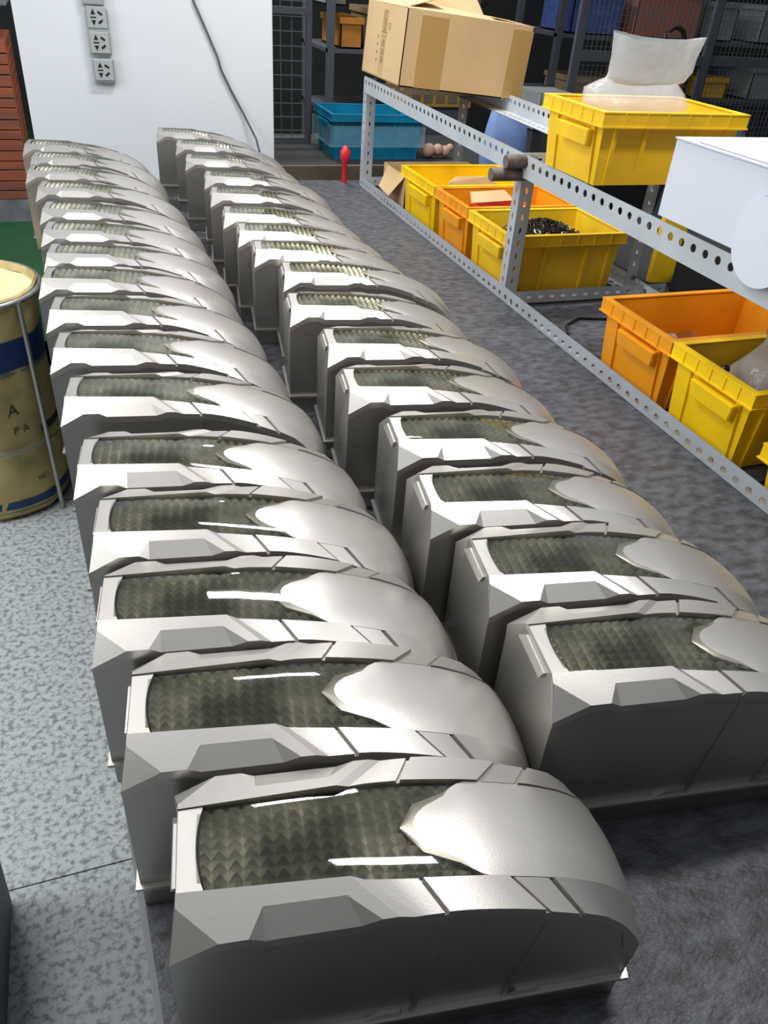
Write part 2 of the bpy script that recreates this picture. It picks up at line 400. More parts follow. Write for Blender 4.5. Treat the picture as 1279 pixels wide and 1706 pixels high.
# ------------------------------------------------------------ slotted angle rack
def perf(bm, p0, p1, wd, width, nrm, th=.002, pitch=.036, r=.0085, hc=0.5, slot=1.0, start=.018):
    """perforated steel strip from p0 to p1, width along wd, hole centres at hc*width"""
    p0 = Vector(p0); p1 = Vector(p1); L = (p1 - p0).length; d = (p1 - p0) / L; wd = Vector(wd).normalized(); nrm = Vector(nrm).normalized()
    n = max(1, int(round(L / pitch))); step = L / n; cx = width * hc
    def pt(a, b, k): return p0 + d * a + wd * b + nrm * (-th * k)
    for i in range(n):
        a0, a1 = i * step, (i + 1) * step; am = (a0 + a1) / 2
        oc = [(am + r * slot * math.cos(q), cx + r * math.sin(q)) for q in [math.radians(22.5 + 45 * k) for k in range(8)]]
        outer = [(a1, cx), (a1, width), (am, width), (a0, width), (a0, cx), (a0, 0), (am, 0), (a1, 0)]
        # rotate octagon indices so oc[k] sits between outer[k] and outer[k+1]
        F = [[bm.verts.new(pt(a, b, k)) for a, b in outer] for k in (0, 1)]
        H = [[bm.verts.new(pt(a, b, k)) for a, b in oc] for k in (0, 1)]
        for k in (0, 1):
            for q in range(8):
                bm.faces.new((F[k][q], F[k][(q + 1) % 8], H[k][q]))
                bm.faces.new((F[k][(q + 1) % 8], H[k][(q + 1) % 8], H[k][q]))
        for q in range(8): bm.faces.new((H[0][q], H[0][(q + 1) % 8], H[1][(q + 1) % 8], H[1][q]))
def angle(name, p0, p1, w1, n1, width1, width2, parent, **kw):
    """L section: face 1 spans w1 (normal n1 outward), face 2 spans -n1 from the foot of face 1"""
    bm = bmesh.new()
    perf(bm, p0, p1, w1, width1, n1, **kw)
    kw2 = dict(kw); kw2['hc'] = .5
    perf(bm, Vector(p0) - Vector(n1) * .002, Vector(p1) - Vector(n1) * .002, -Vector(n1), width2, -Vector(w1), **kw2)
    return finish(bm, name, RAIL, parent)
rk = thing('slotted_angle_rack', 'grey slotted-angle steel rack of perforated rails and posts beside the covers', 'rack', (1.08, 1.9, T))
rk_off = Vector((1.08, 1.9, T))
def rp(x, y, z): return Vector((x, y, z)) - Vector((1.08, 1.9, 0))
Y0, Y1 = 0.34, 3.27
def ztop(y): return .403 - (3.27 - y) * .0105
# front bottom rail (outer face towards -x), front top rail
angle('bottom_rail', rp(1.08, Y0, .001), rp(1.08, Y1, .001), (0, 0, 1), (-1, 0, 0), .040, .038, rk, hc=.36)
angle('top_rail', rp(1.08, Y0, ztop(Y0) - .056), rp(1.08, Y1, ztop(Y1) - .056), (0, 0, 1), (-1, 0, 0), .056, .036, rk, hc=.64)
angle('bottom_rail', rp(1.525, Y1, .001), rp(1.525, Y0, .001), (0, 0, 1), (1, 0, 0), .040, .038, rk)
angle('top_rail', rp(1.525, Y1, ztop(Y1) - .056), rp(1.525, Y0, ztop(Y0) - .056), (0, 0, 1), (1, 0, 0), .056, .060, rk, hc=.64)
for y in (0.36, 1.93, 3.25):
    for x, s in ((1.084, -1), (1.521, 1)):
        zt = ztop(y) - .004
        bm = bmesh.new()
        perf(bm, rp(x, y, .003), rp(x, y, zt), (-s * 1, 0, 0), .038, (0, -1, 0), r=.0045, slot=2.0)
        perf(bm, rp(x, y + .002, .003), rp(x, y + .002, zt), (0, 1, 0), .038, (s, 0, 0), r=.0045, slot=2.0)
        finish(bm, 'post', RAIL, rk)
for y in (1.885, 3.245):
    angle('cross_bar', rp(1.084, y, .004), rp(1.60 if y < 2 else 1.52, y, .004), (0, 1, 0), (0, 0, -1), .052, .034, rk, r=.0048, slot=1.7)
for y in (1.95, 3.2):
    angle('cross_bar', rp(1.084, y, .352), rp(1.52, y, .352), (0, 0, 1), (0, -1, 0), .036, .036, rk, r=.0048, slot=1.7)
for y, z, x0, x1 in ((1.925, .372, 1.025, 1.10), (1.94, .338, .995, 1.22)):
    bm = bmesh.new(); tube(bm, [rp(x0, y, z), rp(x0 + .004, y, z), rp(x1, y, z)], [.016, .0175, .0175], 12)
    for f in bm.faces: f.smooth = False
    finish(bm, 'through_rod', RUST, rk, smooth=40)
for (x, y, z) in ((1.495, 1.92, .012), (1.51, 1.905, .03), (1.492, 1.915, .055), (1.1, 1.91, .02)):
    bm = bmesh.new(); tube(bm, [rp(x, y - .012, z), rp(x, y, z)], .008, 6); finish(bm, 'bolt', RUST, rk)

# ------------------------------------------------------------ plastic crates
def crate(label, m, loc, L, Wd, H, group, rotz=0.0, tilt=(0, 0), name='plastic_crate'):
    """L along x, Wd along y; origin at the left near bottom corner of the rim outline"""
    root = thing(name, label, 'crate', loc, rotz, group)
    root.rotation_euler = (tilt[0], tilt[1], rotz)
    ins = .012; tp = .010; th = .003
    bm = bmesh.new()
    def rect(o, z, k=0): return [bm.verts.new((o, o, z)), bm.verts.new((L - o, o, z)), bm.verts.new((L - o, Wd - o, z)), bm.verts.new((o, Wd - o, z))]
    a = rect(ins + tp, 0); b = rect(ins, H - .004); c = rect(ins + th, H - .004); d = rect(ins + tp + th, th)
    for p, q in ((a, b), (b, c), (c, d)):
        for i in range(4): bm.faces.new((p[i], p[(i + 1) % 4], q[(i + 1) % 4], q[i]))
    bm.faces.new(a); bm.faces.new(d)
    finish(bm, 'shell', m, root)
    # rim: top flange with hanging band and webs
    bm = bmesh.new()
    def ringf(o0, o1, z0, z1):
        A = rect(o0, z0); Bq = rect(o0, z1); Cq = rect(o1, z1); D = rect(o1, z0)
        for p, q in ((A, Bq), (Bq, Cq), (Cq, D), (D, A)):
            for i in range(4): bm.faces.new((p[i], p[(i + 1) % 4], q[(i + 1) % 4], q[i]))
    ringf(0, ins + th + .001, H - .003, H)
    ringf(.001, .0035, H - .028, H - .003)
    ringf(-.002, ins + .003, H - .031, H - .028)
    for k in range(1, 6):
        y = Wd * k / 6
        for x in (-.001, L - ins + .001): box(bm, x, x + ins, y - .0015, y + .0015, H - .028, H - .003)
    for k in range(1, 7):
        x = L * k / 7
        for y in (-.001, Wd - ins + .001): box(bm, x - .0015, x + .0015, y, y + ins, H - .028, H - .003)
    finish(bm, 'rim', m, root)
    for sx in (0, 1):      # grip under the rim on both short ends
        bm = bmesh.new(); x0 = -.009 if sx == 0 else L - .011
        y0, y1 = Wd * .14, Wd * .66
        xs = (x0, x0 + .020)
        hexa(bm, [(xs[0], y0, H - .040), (xs[1], y0, H - .040), (xs[1], y1, H - .040), (xs[0], y1, H - .040),
                  (xs[0] + (.003 if sx == 0 else 0), y0 + .005, H - .074), (xs[1] - (.003 if sx else 0), y0 + .005, H - .074), (xs[1] - (.003 if sx else 0), y1 - .005, H - .074), (xs[0] + (.003 if sx == 0 else 0), y1 - .005, H - .074)])
        bmesh.ops.bevel(bm, geom=bm.edges[:], offset=.002, segments=2, affect='EDGES')
        finish(bm, 'grip', m, root)
    def rib(x0, x1, y0, y1, nx, ny):
        bm = bmesh.new(); zt = H - .032
        f = ins - .006; g_ = ins + tp - .005
        dx0, dy0 = nx * f, ny * f; dx1, dy1 = nx * g_, ny * g_
        e = .007
        hexa(bm, [(x0 + dx1, y0 + dy1, .001), (x1 + dx1, y0 + dy1, .001), (x1 + dx1, y1 + dy1, .001), (x0 + dx1, y1 + dy1, .001),
                  (x0 + dx0, y0 + dy0, zt), (x1 + dx0, y0 + dy0, zt), (x1 + dx0, y1 + dy0, zt), (x0 + dx0, y1 + dy0, zt)])
        finish(bm, 'rib', m, root)
    for fx in (.12, .32, .68, .88):
        x = L * fx; rib(x - .004, x + .004, 0, .008, 0, 1); rib(x - .004, x + .004, Wd - .008, Wd, 0, -1)
    for fy in (.16, .80):
        y = Wd * fy; hw_ = .016 if fy > .5 else .006
        rib(0, .008, y - hw_, y + hw_, 1, 0); rib(L - .008, L, y - hw_, y + hw_, -1, 0)
    return root
gl = 'plastic crates inside the rack'
crate('yellow plastic crate at the far end of the rack, cardboard offcut inside', YEL, (1.088, 2.512, T + .004), .39, .32, .170, gl)
crate('orange plastic crate between two yellow ones, open red carton inside', ORA, (1.088, 2.242, T + .004), .39, .262, .170, gl)
crate('yellow plastic crate behind the middle post, heaped with small rings', YEL2, (1.088, 1.950, T + .004), .385, .285, .168, gl)
crate('orange plastic crate near the right edge, behind the yellow one with a bag', ORA, (1.088, 1.215, T + .006), .42, .265, .168, gl)
crate('yellow plastic crate near the right edge, plastic bag and brown parts inside', YEL, (1.088, .968, T + .004), .40, .244, .172, gl)
crate('yellow plastic crate cut by the right picture edge, only a corner showing', YEL, (1.095, .66, T + .004), .38, .262, .10, gl)
crate('pale yellow plastic crate on the top rails holding a frosted bag', YEL2, (1.056, 1.575, T + .389), .385, .265, .152, gl, rotz=math.radians(0))

# loose parts heap in the third crate
bm = bmesh.new(); cxp, cyp = 1.25, 2.085
prev = None; N = 18
grid = {}
for i in range(N + 1):
    for j in range(N + 1):
        x = 1.125 + .31 * i / N; y = 1.98 + .225 * j / N
        d = ((x - cxp - .02) / .13) ** 2 + ((y - cyp) / .12) ** 2
        z = T + .105 + .06 * math.exp(-d * 1.2) + random.uniform(-.006, .006)
        grid[i, j] = bm.verts.new((x, y, z))
for i in range(N):
    for j in range(N): bm.faces.new((grid[i, j], grid[i + 1, j], grid[i + 1, j + 1], grid[i, j + 1]))
def torus(bm, c, R_, r, ax, n=10, k=5):
    q = Vector(ax).normalized().to_track_quat('Z', 'Y'); pts = [Vector(c) + q @ Vector((R_ * math.cos(2 * math.pi * i / n), R_ * math.sin(2 * math.pi * i / n), 0)) for i in range(n)]
    tube(bm, pts, r, k, closed=True)
for i in range(230):
    x = random.gauss(cxp + .02, .06); y = random.gauss(cyp, .055)
    x = min(max(x, 1.13), 1.42); y = min(max(y, 1.985), 2.2)
    d = ((x - cxp - .02) / .13) ** 2 + ((y - cyp) / .12) ** 2
    z = T + .112 + .06 * math.exp(-d * 1.2)
    torus(bm, (x, y, z), random.uniform(.006, .011), .0016, (random.uniform(-1, 1), random.uniform(-1, 1), random.uniform(.2, 1)), 8, 4)
o = finish(bm, 'loose_rings', PARTS, None); o['kind'] = 'stuff'; tag(o, 'heap of small dark metal rings in the yellow crate behind the post', 'metal rings')
for i, (dx, dy) in enumerate(((-.03, -.05), (.085, -.02), (-.005, -.075), (.05, -.07), (.10, .03))):
    bm = bmesh.new(); torus(bm, (0, 0, 0), .010, .0026, (.2, -.5, 1), 14, 6)
    o = finish(bm, 'washer_ring', PARTSL, None, smooth=60)
    x, y = cxp + dx, cyp + dy; d = ((dx - .02) / .13) ** 2 + (dy / .12) ** 2
    o.location = (x, y, T + .117 + .06 * math.exp(-d * 1.2)); tag(o, 'bright steel ring on the heap of dark rings, ' + ['nearest the middle post', 'beside the right edge of the heap', 'low in the middle front', 'low at the right front', 'highest at the right back'][i], 'ring', 'bright rings on the heap')

# red open carton in the orange crate
rc = thing('red_carton', 'small open red carton with a tan flap inside the orange crate', 'carton', (1.19, 2.275, T + .055), math.radians(8))
bm = bmesh.new()
for a in ((0, .17, 0, .002), (0, .17, .118, .12), (0, .002, 0, .12), (.168, .17, 0, .12)): box(bm, *a, 0, .095)
box(bm, 0, .17, 0, .12, 0, .002); finish(bm, 'box', mat('red_card', (0.75, 0.06, 0.03), 0.5), rc)
bm = bmesh.new(); slab(bm, [(0, .12, .094), (.17, .12, .094), (.155, .165, .118), (.02, .165, .118)], (0, 0, -.002)); finish(bm, 'flap', CARD, rc)
for i in range(6):
    bm = bmesh.new(); torus(bm, (0, 0, 0), .012, .003, (random.uniform(-.6, .6), -.7, .8), 14, 6)
    o = finish(bm, 'steel_ring', PARTSL if i % 3 == 0 else PARTS, None, smooth=60); o.location = (1.215 + .018 * i, 2.325 + .012 * (i % 2), T + .134); tag(o, 'steel ring in the small red carton, ' + ORD[i].replace('nearest', 'first') + ' from its left end', 'ring', 'rings in the red carton')
bx('filler', PARTS, rc, .004, .166, .004, .116, .003, .062)
# cardboard offcut in first crate
co = thing('cardboard_offcut', 'curved cardboard offcut standing in the far yellow crate', 'cardboard', (1.22, 2.60, T + .062))
bm = bmesh.new(); slab(bm, [(-.05, 0, 0), (.20, 0, 0), (.175, .02, .08), (.12, .03, .115), (0, .03, .115), (-.03, .02, .10)], (0, .004, 0)); finish(bm, 'sheet', CARD, co)
bm = bmesh.new(); slab(bm, [(-.055, -.006, 0), (.05, -.006, 0), (.0, -.004, .06), (-.05, -.003, .095)], (0, .003, 0)); finish(bm, 'orange_print', ORA, co)
# carton behind crates, with flap
cb2 = thing('low_carton', 'low open cardboard carton with a drooping flap behind the far yellow crate', 'carton', (1.122, 2.86, T + .006))
bm = bmesh.new()
for a in ((0, .36, 0, .004), (0, .36, .246, .25), (0, .004, 0, .25), (.356, .36, 0, .25)): box(bm, *a, 0, .12)
box(bm, 0, .36, 0, .25, 0, .004); finish(bm, 'box', CARD, cb2)
bm = bmesh.new(); slab(bm, [(0, .01, .119), (0, .20, .119), (-.045, .17, .05), (-.05, .04, .045)], (.003, 0, .001)); finish(bm, 'flap', CARD, cb2)

# ------------------------------------------------------------ big cardboard box on the rack
cb = thing('cardboard_box', 'large taped cardboard box with open flaps on the far end of the rack', 'box', (1.082, 2.90, T + .416))
cb.rotation_euler = (0, math.radians(4.2), 0)
LX, LY, LZ = .485, .42, .232
bm = bmesh.new(); c = .004
for a in ((0, LX, 0, c), (0, LX, LY - c, LY), (0, c, 0, LY), (LX - c, LX, 0, LY)): box(bm, *a, 0, LZ)
box(bm, 0, LX, 0, LY, 0, c); finish(bm, 'carton', CARD, cb)
def flap(poly, th=(0, 0, .003)):
    bm = bmesh.new(); slab(bm, poly, th); finish(bm, 'flap', CARD, cb)
flap([(.0, 0, LZ), (LX, 0, LZ), (LX - .01, .19, LZ + .006), (.05, .20, LZ + .022)])
flap([(LX, .0, LZ), (LX, LY, LZ), (LX - .15, LY - .02, LZ + .012), (LX - .15, .02, LZ + .010)])
flap([(0, LY, LZ), (LX, LY, LZ), (LX - .02, LY + .10, LZ + .08), (.02, LY + .09, LZ + .09)])
flap([(0, .02, LZ + .001), (0, LY - .05, LZ + .001), (.13, LY - .06, LZ + .055), (.15, .06, LZ + .045)])
for a in ((.055, .155), (.405, LX + .001)):
    bm = bmesh.new(); box(bm, a[0], a[1], -.0008, .001, .002, LZ - .012); finish(bm, 'tape', TAPE, cb)
bm = bmesh.new(); box(bm, -.0008, .001, .185, .235, .002, LZ - .03); finish(bm, 'tape', mat('pale_tape', (0.54, 0.38, 0.18), 0.4), cb)
# faded print on the side facing the covers: blurred vertical writing, unreadable in the photo
bm = bmesh.new()
def ink(y0, y1, z0, z1): box(bm, -.0014, .0005, y0, y1, z0, z1)
for zc in (.060, .085, .112, .155, .178):
    for k in range(4): ink(.19, .225, zc - .009 + k * .0055, zc - .009 + k * .0055 + .0018)
    ink(.205, .2085, zc - .010, zc + .011); ink(.192, .1945, zc - .010, zc + .006)
ink(.180, .24, .133, .1345); ink(.172, .24, .146, .1475)
for k in range(4): ink(.188 + k * .012, .191 + k * .012, .185, .215)
for zc in (.05, .075, .10, .125): ink(.262, .270, zc, zc + .010)
for k in range(3): ink(.145, .168, .160 + k * .008, .162 + k * .008)
o = finish(bm, 'printed_writing', INK, cb)

# ------------------------------------------------------------ white box
wb = thing('white_box', 'large white cardboard box with a round perforated flap, right edge of the rack', 'box', (1.070, .84, T + .392))
bx('carton', WHITEB, wb, .003, .48, 0, .505, .0, .140, bev=.0015)
bm = bmesh.new(); slab(bm, [(.0, .0, .1405), (.48, 0, .1405), (.48, .507, .1405), (.0, .507, .1405)], (0, 0, .0025)); finish(bm, 'lid', WHITEB, wb)
bm = bmesh.new(); tube(bm, [(.012, .45, .1432), (.012, .30, .1432), (.013, .15, .1434)], .0012, 4); finish(bm, 'fold_gap', DGREY, wb)
fc = Vector((-.0025, .205, .033)); rr = .074
bm = bmesh.new(); slab(bm, [(fc.x - .003 * (1 - math.sin(a)) , fc.y + rr * math.cos(a), fc.z + rr * math.sin(a)) for a in [2 * math.pi * k / 40 for k in range(40)]], (.003, 0, 0)); finish(bm, 'round_flap', WHITEB, wb)
bm = bmesh.new(); tube(bm, [(-.0004, fc.y + (rr + .002) * math.cos(a), fc.z + (rr + .002) * math.sin(a)) for a in [math.radians(60 + 6 * k) for k in range(22)] if fc.z + (rr + .002) * math.sin(a) > .002], .0008, 4); finish(bm, 'perforation', SOCK, wb)

# ------------------------------------------------------------ plastic bags
def sheet_bag(name, label, m, rings, loc, rotz=0.0, n=26, amp=.004, seed=1, cap=True):
    """rings: (z, half width, half depth, x shift, y shift)"""
    rnd = random.Random(seed); bm = bmesh.new(); R_ = []
    ph = [rnd.uniform(0, 6.28) for _ in range(6)]
    for (z, a, b, sx, sy) in rings:
        row = []
        for k in range(n):
            t = 2 * math.pi * k / n; w = 1 + amp / max(a, .02) * (math.sin(5 * t + ph[0] + z * 60) + .6 * math.sin(9 * t + ph[1] - z * 90))
            ct, st_ = math.cos(t), math.sin(t)
            row.append(bm.verts.new((sx + a * w * math.copysign(abs(ct) ** .8, ct), sy + b * w * math.copysign(abs(st_) ** .8, st_), z + .006 * math.sin(2 * t + ph[2]) * (1 if z > .02 else 0) + rnd.uniform(-.0012, .0012))))
        R_.append(row)
    for A, B_ in zip(R_, R_[1:]):
        for k in range(n): bm.faces.new((A[k], A[(k + 1) % n], B_[(k + 1) % n], B_[k]))
    if cap: bm.faces.new(R_[0])
    o = finish(bm, name, m, None, smooth=50); o.location = loc; o.rotation_euler = (0, 0, rotz)
    return tag(o, label, 'bag')
b1 = sheet_bag('plastic_bag', 'frosted white plastic bag standing open in the crate on top of the rack', BAGW,
     [(0, .10, .06, .01, 0), (.05, .11, .07, 0, 0), (.10, .118, .075, -.005, 0), (.145, .125, .075, -.008, -.01), (.17, .115, .06, -.012, -.01), (.186, .095, .035, .0, 0), (.192, .098, .026, .015, 0),
      (.21, .10, .030, .02, 0), (.235, .102, .035, .020, 0), (.262, .103, .045, .022, 0), (.280, .108, .052, .026, 0)], (1.215, 1.70, T + .394), math.radians(-6), seed=3)
b2 = sheet_bag('plastic_bag', 'crumpled clear plastic bag of brown parts in the near yellow crate', BAGC,
     [(0, .09, .07, 0, 0), (.06, .105, .085, 0, 0), (.10, .10, .08, 0, 0), (.14, .085, .06, .01, 0), (.17, .055, .04, .02, .01), (.185, .07, .045, .03, .01)], (1.275, 1.10, T + .03), seed=5)
bm = bmesh.new(); bmesh.ops.create_icosphere(bm, subdivisions=2, radius=.07)
for v in bm.verts: v.co = Vector((v.co.x * 1.15, v.co.y * .9, v.co.z * .62)) * (1 + random.uniform(-.05, .05))
o = finish(bm, 'brown_parts', mat('brown_bag_content', (0.13, 0.08, 0.05), .7, var=.4, scale=30), None); o.location = (1.275, 1.10, T + .105); o['kind'] = 'stuff'; tag(o, 'brown loose parts packed inside the clear bag', 'parts')
b3 = sheet_bag('plastic_bag', 'small crumpled clear bag inside the near orange crate', BAGC,
     [(0, .04, .03, 0, 0), (.04, .06, .04, 0, 0), (.075, .05, .035, 0, 0), (.10, .03, .02, 0, 0)], (1.22, 1.34, T + .030), seed=8)
bm = bmesh.new(); bmesh.ops.create_uvsphere(bm, u_segments=16, v_segments=10, radius=.010); box(bm, -.003, .003, -.003, .003, -.02, -.008)
o = finish(bm, 'ball_knob', mat('black_ball', (.03, .015, .012), .25), None, smooth=60); o.location = (1.145, 1.115, T + .155); tag(o, 'small dark ball knob just inside the near yellow crate', 'knob')
bm = bmesh.new(); tube(bm, [(1.145, 1.115, T + .138), (1.15, 1.13, T + .08), (1.155, 1.14, T + .012)], .006, 6); o = finish(bm, 'rubber_hose', BLACK, None, smooth=60); tag(o, 'thin black hose under the ball knob in the near yellow crate', 'hose')
bm = bmesh.new(); tube(bm, [(1.13, .93, T + .004), (1.20, .945, T + .005), (1.30, .93, T + .004), (1.45, .95, T + .004)], .004, 6); o = finish(bm, 'black_cable', BLACK, None, smooth=60); tag(o, 'black cable lying on the mat beneath the near yellow crate', 'cable')
# wire scraps on the mat behind rail
bm = bmesh.new(); tube(bm, [(1.14, 1.66, T + .004), (1.17, 1.72, T + .005), (1.23, 1.76, T + .004), (1.31, 1.74, T + .004), (1.38, 1.78, T + .004)], .0035, 6); o = finish(bm, 'wire_scrap', BLACK, None, smooth=60); tag(o, 'black wire scrap lying on the mat between the crates', 'wire')

# ------------------------------------------------------------ wall sockets and cable on the pillar
def socket(label, x0, x1, z0, z1, outlets, two_tone=None):
    y = 3.55
    t_ = thing('wall_socket', label, 'socket', ((x0 + x1) / 2, y, T + (z0 + z1) / 2), 0, 'grey sockets on the white pillar')
    w = (x1 - x0) / 2; h = (z1 - z0) / 2
    bx('plate', SOCK, t_, -w, w, -.022, 0, -h, h, bev=.004)
    for zc in outlets:
        f = bx('outlet', SOCKL, t_, -w + .008, w - .006, -.025, -.02, zc - .034, zc + .034, bev=.002)
        for (px, pz, ww, hh, tri) in ((-.012, .016, .008, .014, 1), (-.012, 0, .010, .004, 0), (-.012, -.016, .008, .014, -1)):
            bm = bmesh.new()
            if tri: slab(bm, [(px - ww, -.026, zc + pz - hh / 2 * tri), (px + ww, -.026, zc + pz - hh / 2 * tri), (px, -.026, zc + pz + hh / 2 * tri + .003 * tri)], (0, .002, 0))
            else: box(bm, px - ww, px + ww, -.026, -.024, zc - hh / 2, zc + hh / 2)
            finish(bm, 'slot', BLACK, f)
        for sgn in (1, -1):
            bm = bmesh.new(); a = Vector((.012, -.026, zc + .013 * sgn)); d = Vector((.007, 0, -.005 * sgn)); e = Vector((.002, 0, .003 * sgn))
            slab(bm, [a - d - e, a + d - e, a + d + e, a - d + e], (0, .002, 0)); finish(bm, 'slot', BLACK, f)
    return t_
socket('tall grey double wall socket on the white pillar', .085, .166, .415, .562, (.045, -.035))
socket('single grey wall socket below the double one on the white pillar', .088, .168, .322, .402, (.002,))
socket('grey wall socket above the double one, cut by the top edge', .080, .158, .572, .66, ())
bm = bmesh.new()
pts = [(.47, 3.545, T + .95), (.474, 3.544, T + .70), (.480, 3.544, T + .60), (.525, 3.543, T + .50), (.560, 3.543, T + .42), (.572, 3.542, T + .375), (.61, 3.543, T + .30), (.655, 3.54, T + .22), (.70, 3.52, T + .13), (.72, 3.48, T + .02), (.73, 3.45, T - .30)]
tube(bm, pts, .0045, 8); o = finish(bm, 'power_cable', DGREY, None, smooth=60); tag(o, 'dark grey cable hanging down the white pillar behind the covers', 'cable')

# ------------------------------------------------------------ sack in ring stand
cx, cy = -.375, 2.36
stn = thing('sack_stand', 'steel ring stand with rod legs holding the paper sack', 'stand', (cx, cy, .003))
RZ = .664; RR = .218
def circ(r, z, n=48): return [(r * math.cos(2 * math.pi * k / n), r * math.sin(2 * math.pi * k / n), z) for k in range(n)]
bm = bmesh.new(); tube(bm, circ(RR, RZ), .008, 8, closed=True); finish(bm, 'top_ring', STEEL, stn, smooth=60)
bm = bmesh.new(); tube(bm, circ(RR - .004, .235), .004, 6, closed=True); finish(bm, 'hoop', STEEL, stn, smooth=60)
for a in (-42, 80, 200):
    q = math.radians(a); bm = bmesh.new(); tube(bm, [((RR + .004) * math.cos(q), (RR + .004) * math.sin(q), RZ), ((RR + .012) * math.cos(q), (RR + .012) * math.sin(q), 0)], .0065, 8); finish(bm, 'leg', STEEL, stn, smooth=60)
sk = thing('paper_sack', 'tan kraft paper sack with navy bands standing in the ring stand', 'sack', (cx, cy, .003))
bm = bmesh.new(); rows = []
n = 48
prof = [(0, .185), (.02, .20), (.10, .203), (.235, .196), (.36, .203), (.5, .200), (.60, .203), (.655, .208), (.672, .212), (.676, .205), (.655, .197), (.58, .185), (.52, .165), (.50, .10), (.505, .0)]
for i, (z, r) in enumerate(prof):
    rows.append([bm.verts.new(((r * (1 + .015 * math.sin(6 * t + z * 9) + .008 * math.sin(13 * t - z * 20))) * math.cos(t), r * (1 + .015 * math.sin(6 * t + z * 9)) * math.sin(t), z + (.008 * math.sin(4 * t) if .4 < z < .6 and i > 9 else 0))) for t in [2 * math.pi * k / n for k in range(n)]])
for A, B_ in zip(rows[:11], rows[1:11]):
    for k in range(n): bm.faces.new((A[k], A[(k + 1) % n], B_[(k + 1) % n], B_[k]))
bm.faces.new(rows[0]); 
for v in rows[11] + rows[12] + rows[13] + rows[14]: bm.verts.remove(v)
finish(bm, 'sack_body', SACK, sk, smooth=60)
bm = bmesh.new(); rows = []
for i, (z, r) in enumerate([(.655, .197), (.60, .188), (.55, .17), (.535, .10), (.53, .02)]):
    rows.append([bm.verts.new((r * (1 + .05 * math.sin(5 * t + i)) * math.cos(t), r * (1 + .04 * math.sin(7 * t)) * math.sin(t), z + .016 * math.sin(3 * t + i) * (i > 0))) for t in [2 * math.pi * k / n for k in range(n)]])
for A, B_ in zip(rows, rows[1:]):
    for k in range(n): bm.faces.new((A[k], A[(k + 1) % n], B_[(k + 1) % n], B_[k]))
bm.faces.new(rows[-1]); finish(bm, 'folded_mouth', SACKIN, sk, smooth=60)
def sack_r(z, t): return interp(prof[:9], z) * (1 + .015 * math.sin(6 * t + z * 9) + .008 * math.sin(13 * t - z * 20)) + .0015
def band(name, z0, z1, m, a0=-130, a1=40):
    bm = bmesh.new(); N_ = 50; L1 = []; L2 = []
    for k in range(N_ + 1):
        t = math.radians(a0 + (a1 - a0) * k / N_)
        for Ls, z in ((L1, z0), (L2, z1)):
            r = sack_r(z, t); Ls.append(bm.verts.new((r * math.cos(t), r * math.sin(t) * (1 - .0), z)))
    for k in range(N_): bm.faces.new((L1[k], L1[k + 1], L2[k + 1], L2[k]))
    finish(bm, name, m, sk, smooth=60)
band('blue_band', .475, .560, NAVY); band('blue_line', .462, .469, mat('sack_green_line', (0.10, 0.22, 0.16), .6))
band('blue_band', .040, .066, NAVY); band('dark_strap', .255, .28, mat('sack_dark_strap', (.035, .03, .02), .7), -38, 30)
band('blue_line', .026, .030, mat('sack_grey_line', (0.20, 0.22, 0.20), .6))
def text_on_sack(txt, size, ang, z, bold=False):
    cu = bpy.data.curves.new('txt', 'FONT'); cu.body = txt; cu.size = size; cu.align_x = 'CENTER'; cu.resolution_u = 3
    ob = bpy.data.objects.new('txt', cu); COL.objects.link(ob)
    dg = bpy.context.evaluated_depsgraph_get(); me = bpy.data.meshes.new_from_object(ob.evaluated_get(dg)); bpy.data.objects.remove(ob)
    bm = bmesh.new(); bm.from_mesh(me); bpy.data.meshes.remove(me)
    bmesh.ops.subdivide_edges(bm, edges=bm.edges[:], cuts=1)
    for v in bm.verts:
        t = math.radians(ang) + v.co.x / .2; zz = z + v.co.y; r = sack_r(zz, t) + .002
        v.co = Vector((r * math.cos(t), r * math.sin(t), zz))
    finish(bm, 'printed_writing', mat('sack_ink', (.055, .045, .03), .7), sk)
text_on_sack('A', .052, -62, .345); text_on_sack('P A', .034, -58, .285); text_on_sack('NET', .022, -48, .115)

# grey bin at left edge
gbn = thing('grey_bin', 'plain grey bin standing on the terrazzo floor at the left edge', 'bin', (-.50, .70, 0))
bm = bmesh.new()
def rc_(x, y, z): return [(-x, -y, z), (x, -y, z), (x, y, z), (-x, y, z)]
hexa(bm, rc_(.19, .225, 0) + rc_(.205, .24, .40)); bmesh.ops.bevel(bm, geom=bm.edges[:], offset=.006, segments=2, affect='EDGES'); finish(bm, 'bin_body', mat('grey_bin_plastic', (.16, .165, .17), .6), gbn)
bx('lid', DGREY, gbn, -.21, .21, -.245, .245, .40, .42, bev=.006)

# ------------------------------------------------------------ second bench and things behind
bn = thing('back_bench', 'low dark bench beyond the far end of the work table', 'bench', (0, 0, 0))
bx('bench_top', DARKW, bn, .80, 2.6, 3.80, 4.55, T - .07, T - .03)
bx('front_board', WOOD, bn, .80, 2.6, 3.78, 3.80, T - .16, T - .03)
for x in (.85, 2.5):
    for y in (3.85, 4.5): bx('leg', DARKW, bn, x - .03, x + .03, y - .03, y + .03, 0, T - .07)
bo = bx('brown_board', WOOD, None, .86, .99, 3.50, 3.53, .2, T - .03); bo.location = (0, 0, 0)
bo2 = bo; bo2.data.transform(Matrix.Translation((0, 0, -.2))); bo2.location = (0, 0, 0)
tag(bo2, 'worn brown board standing behind the far table end', 'board')
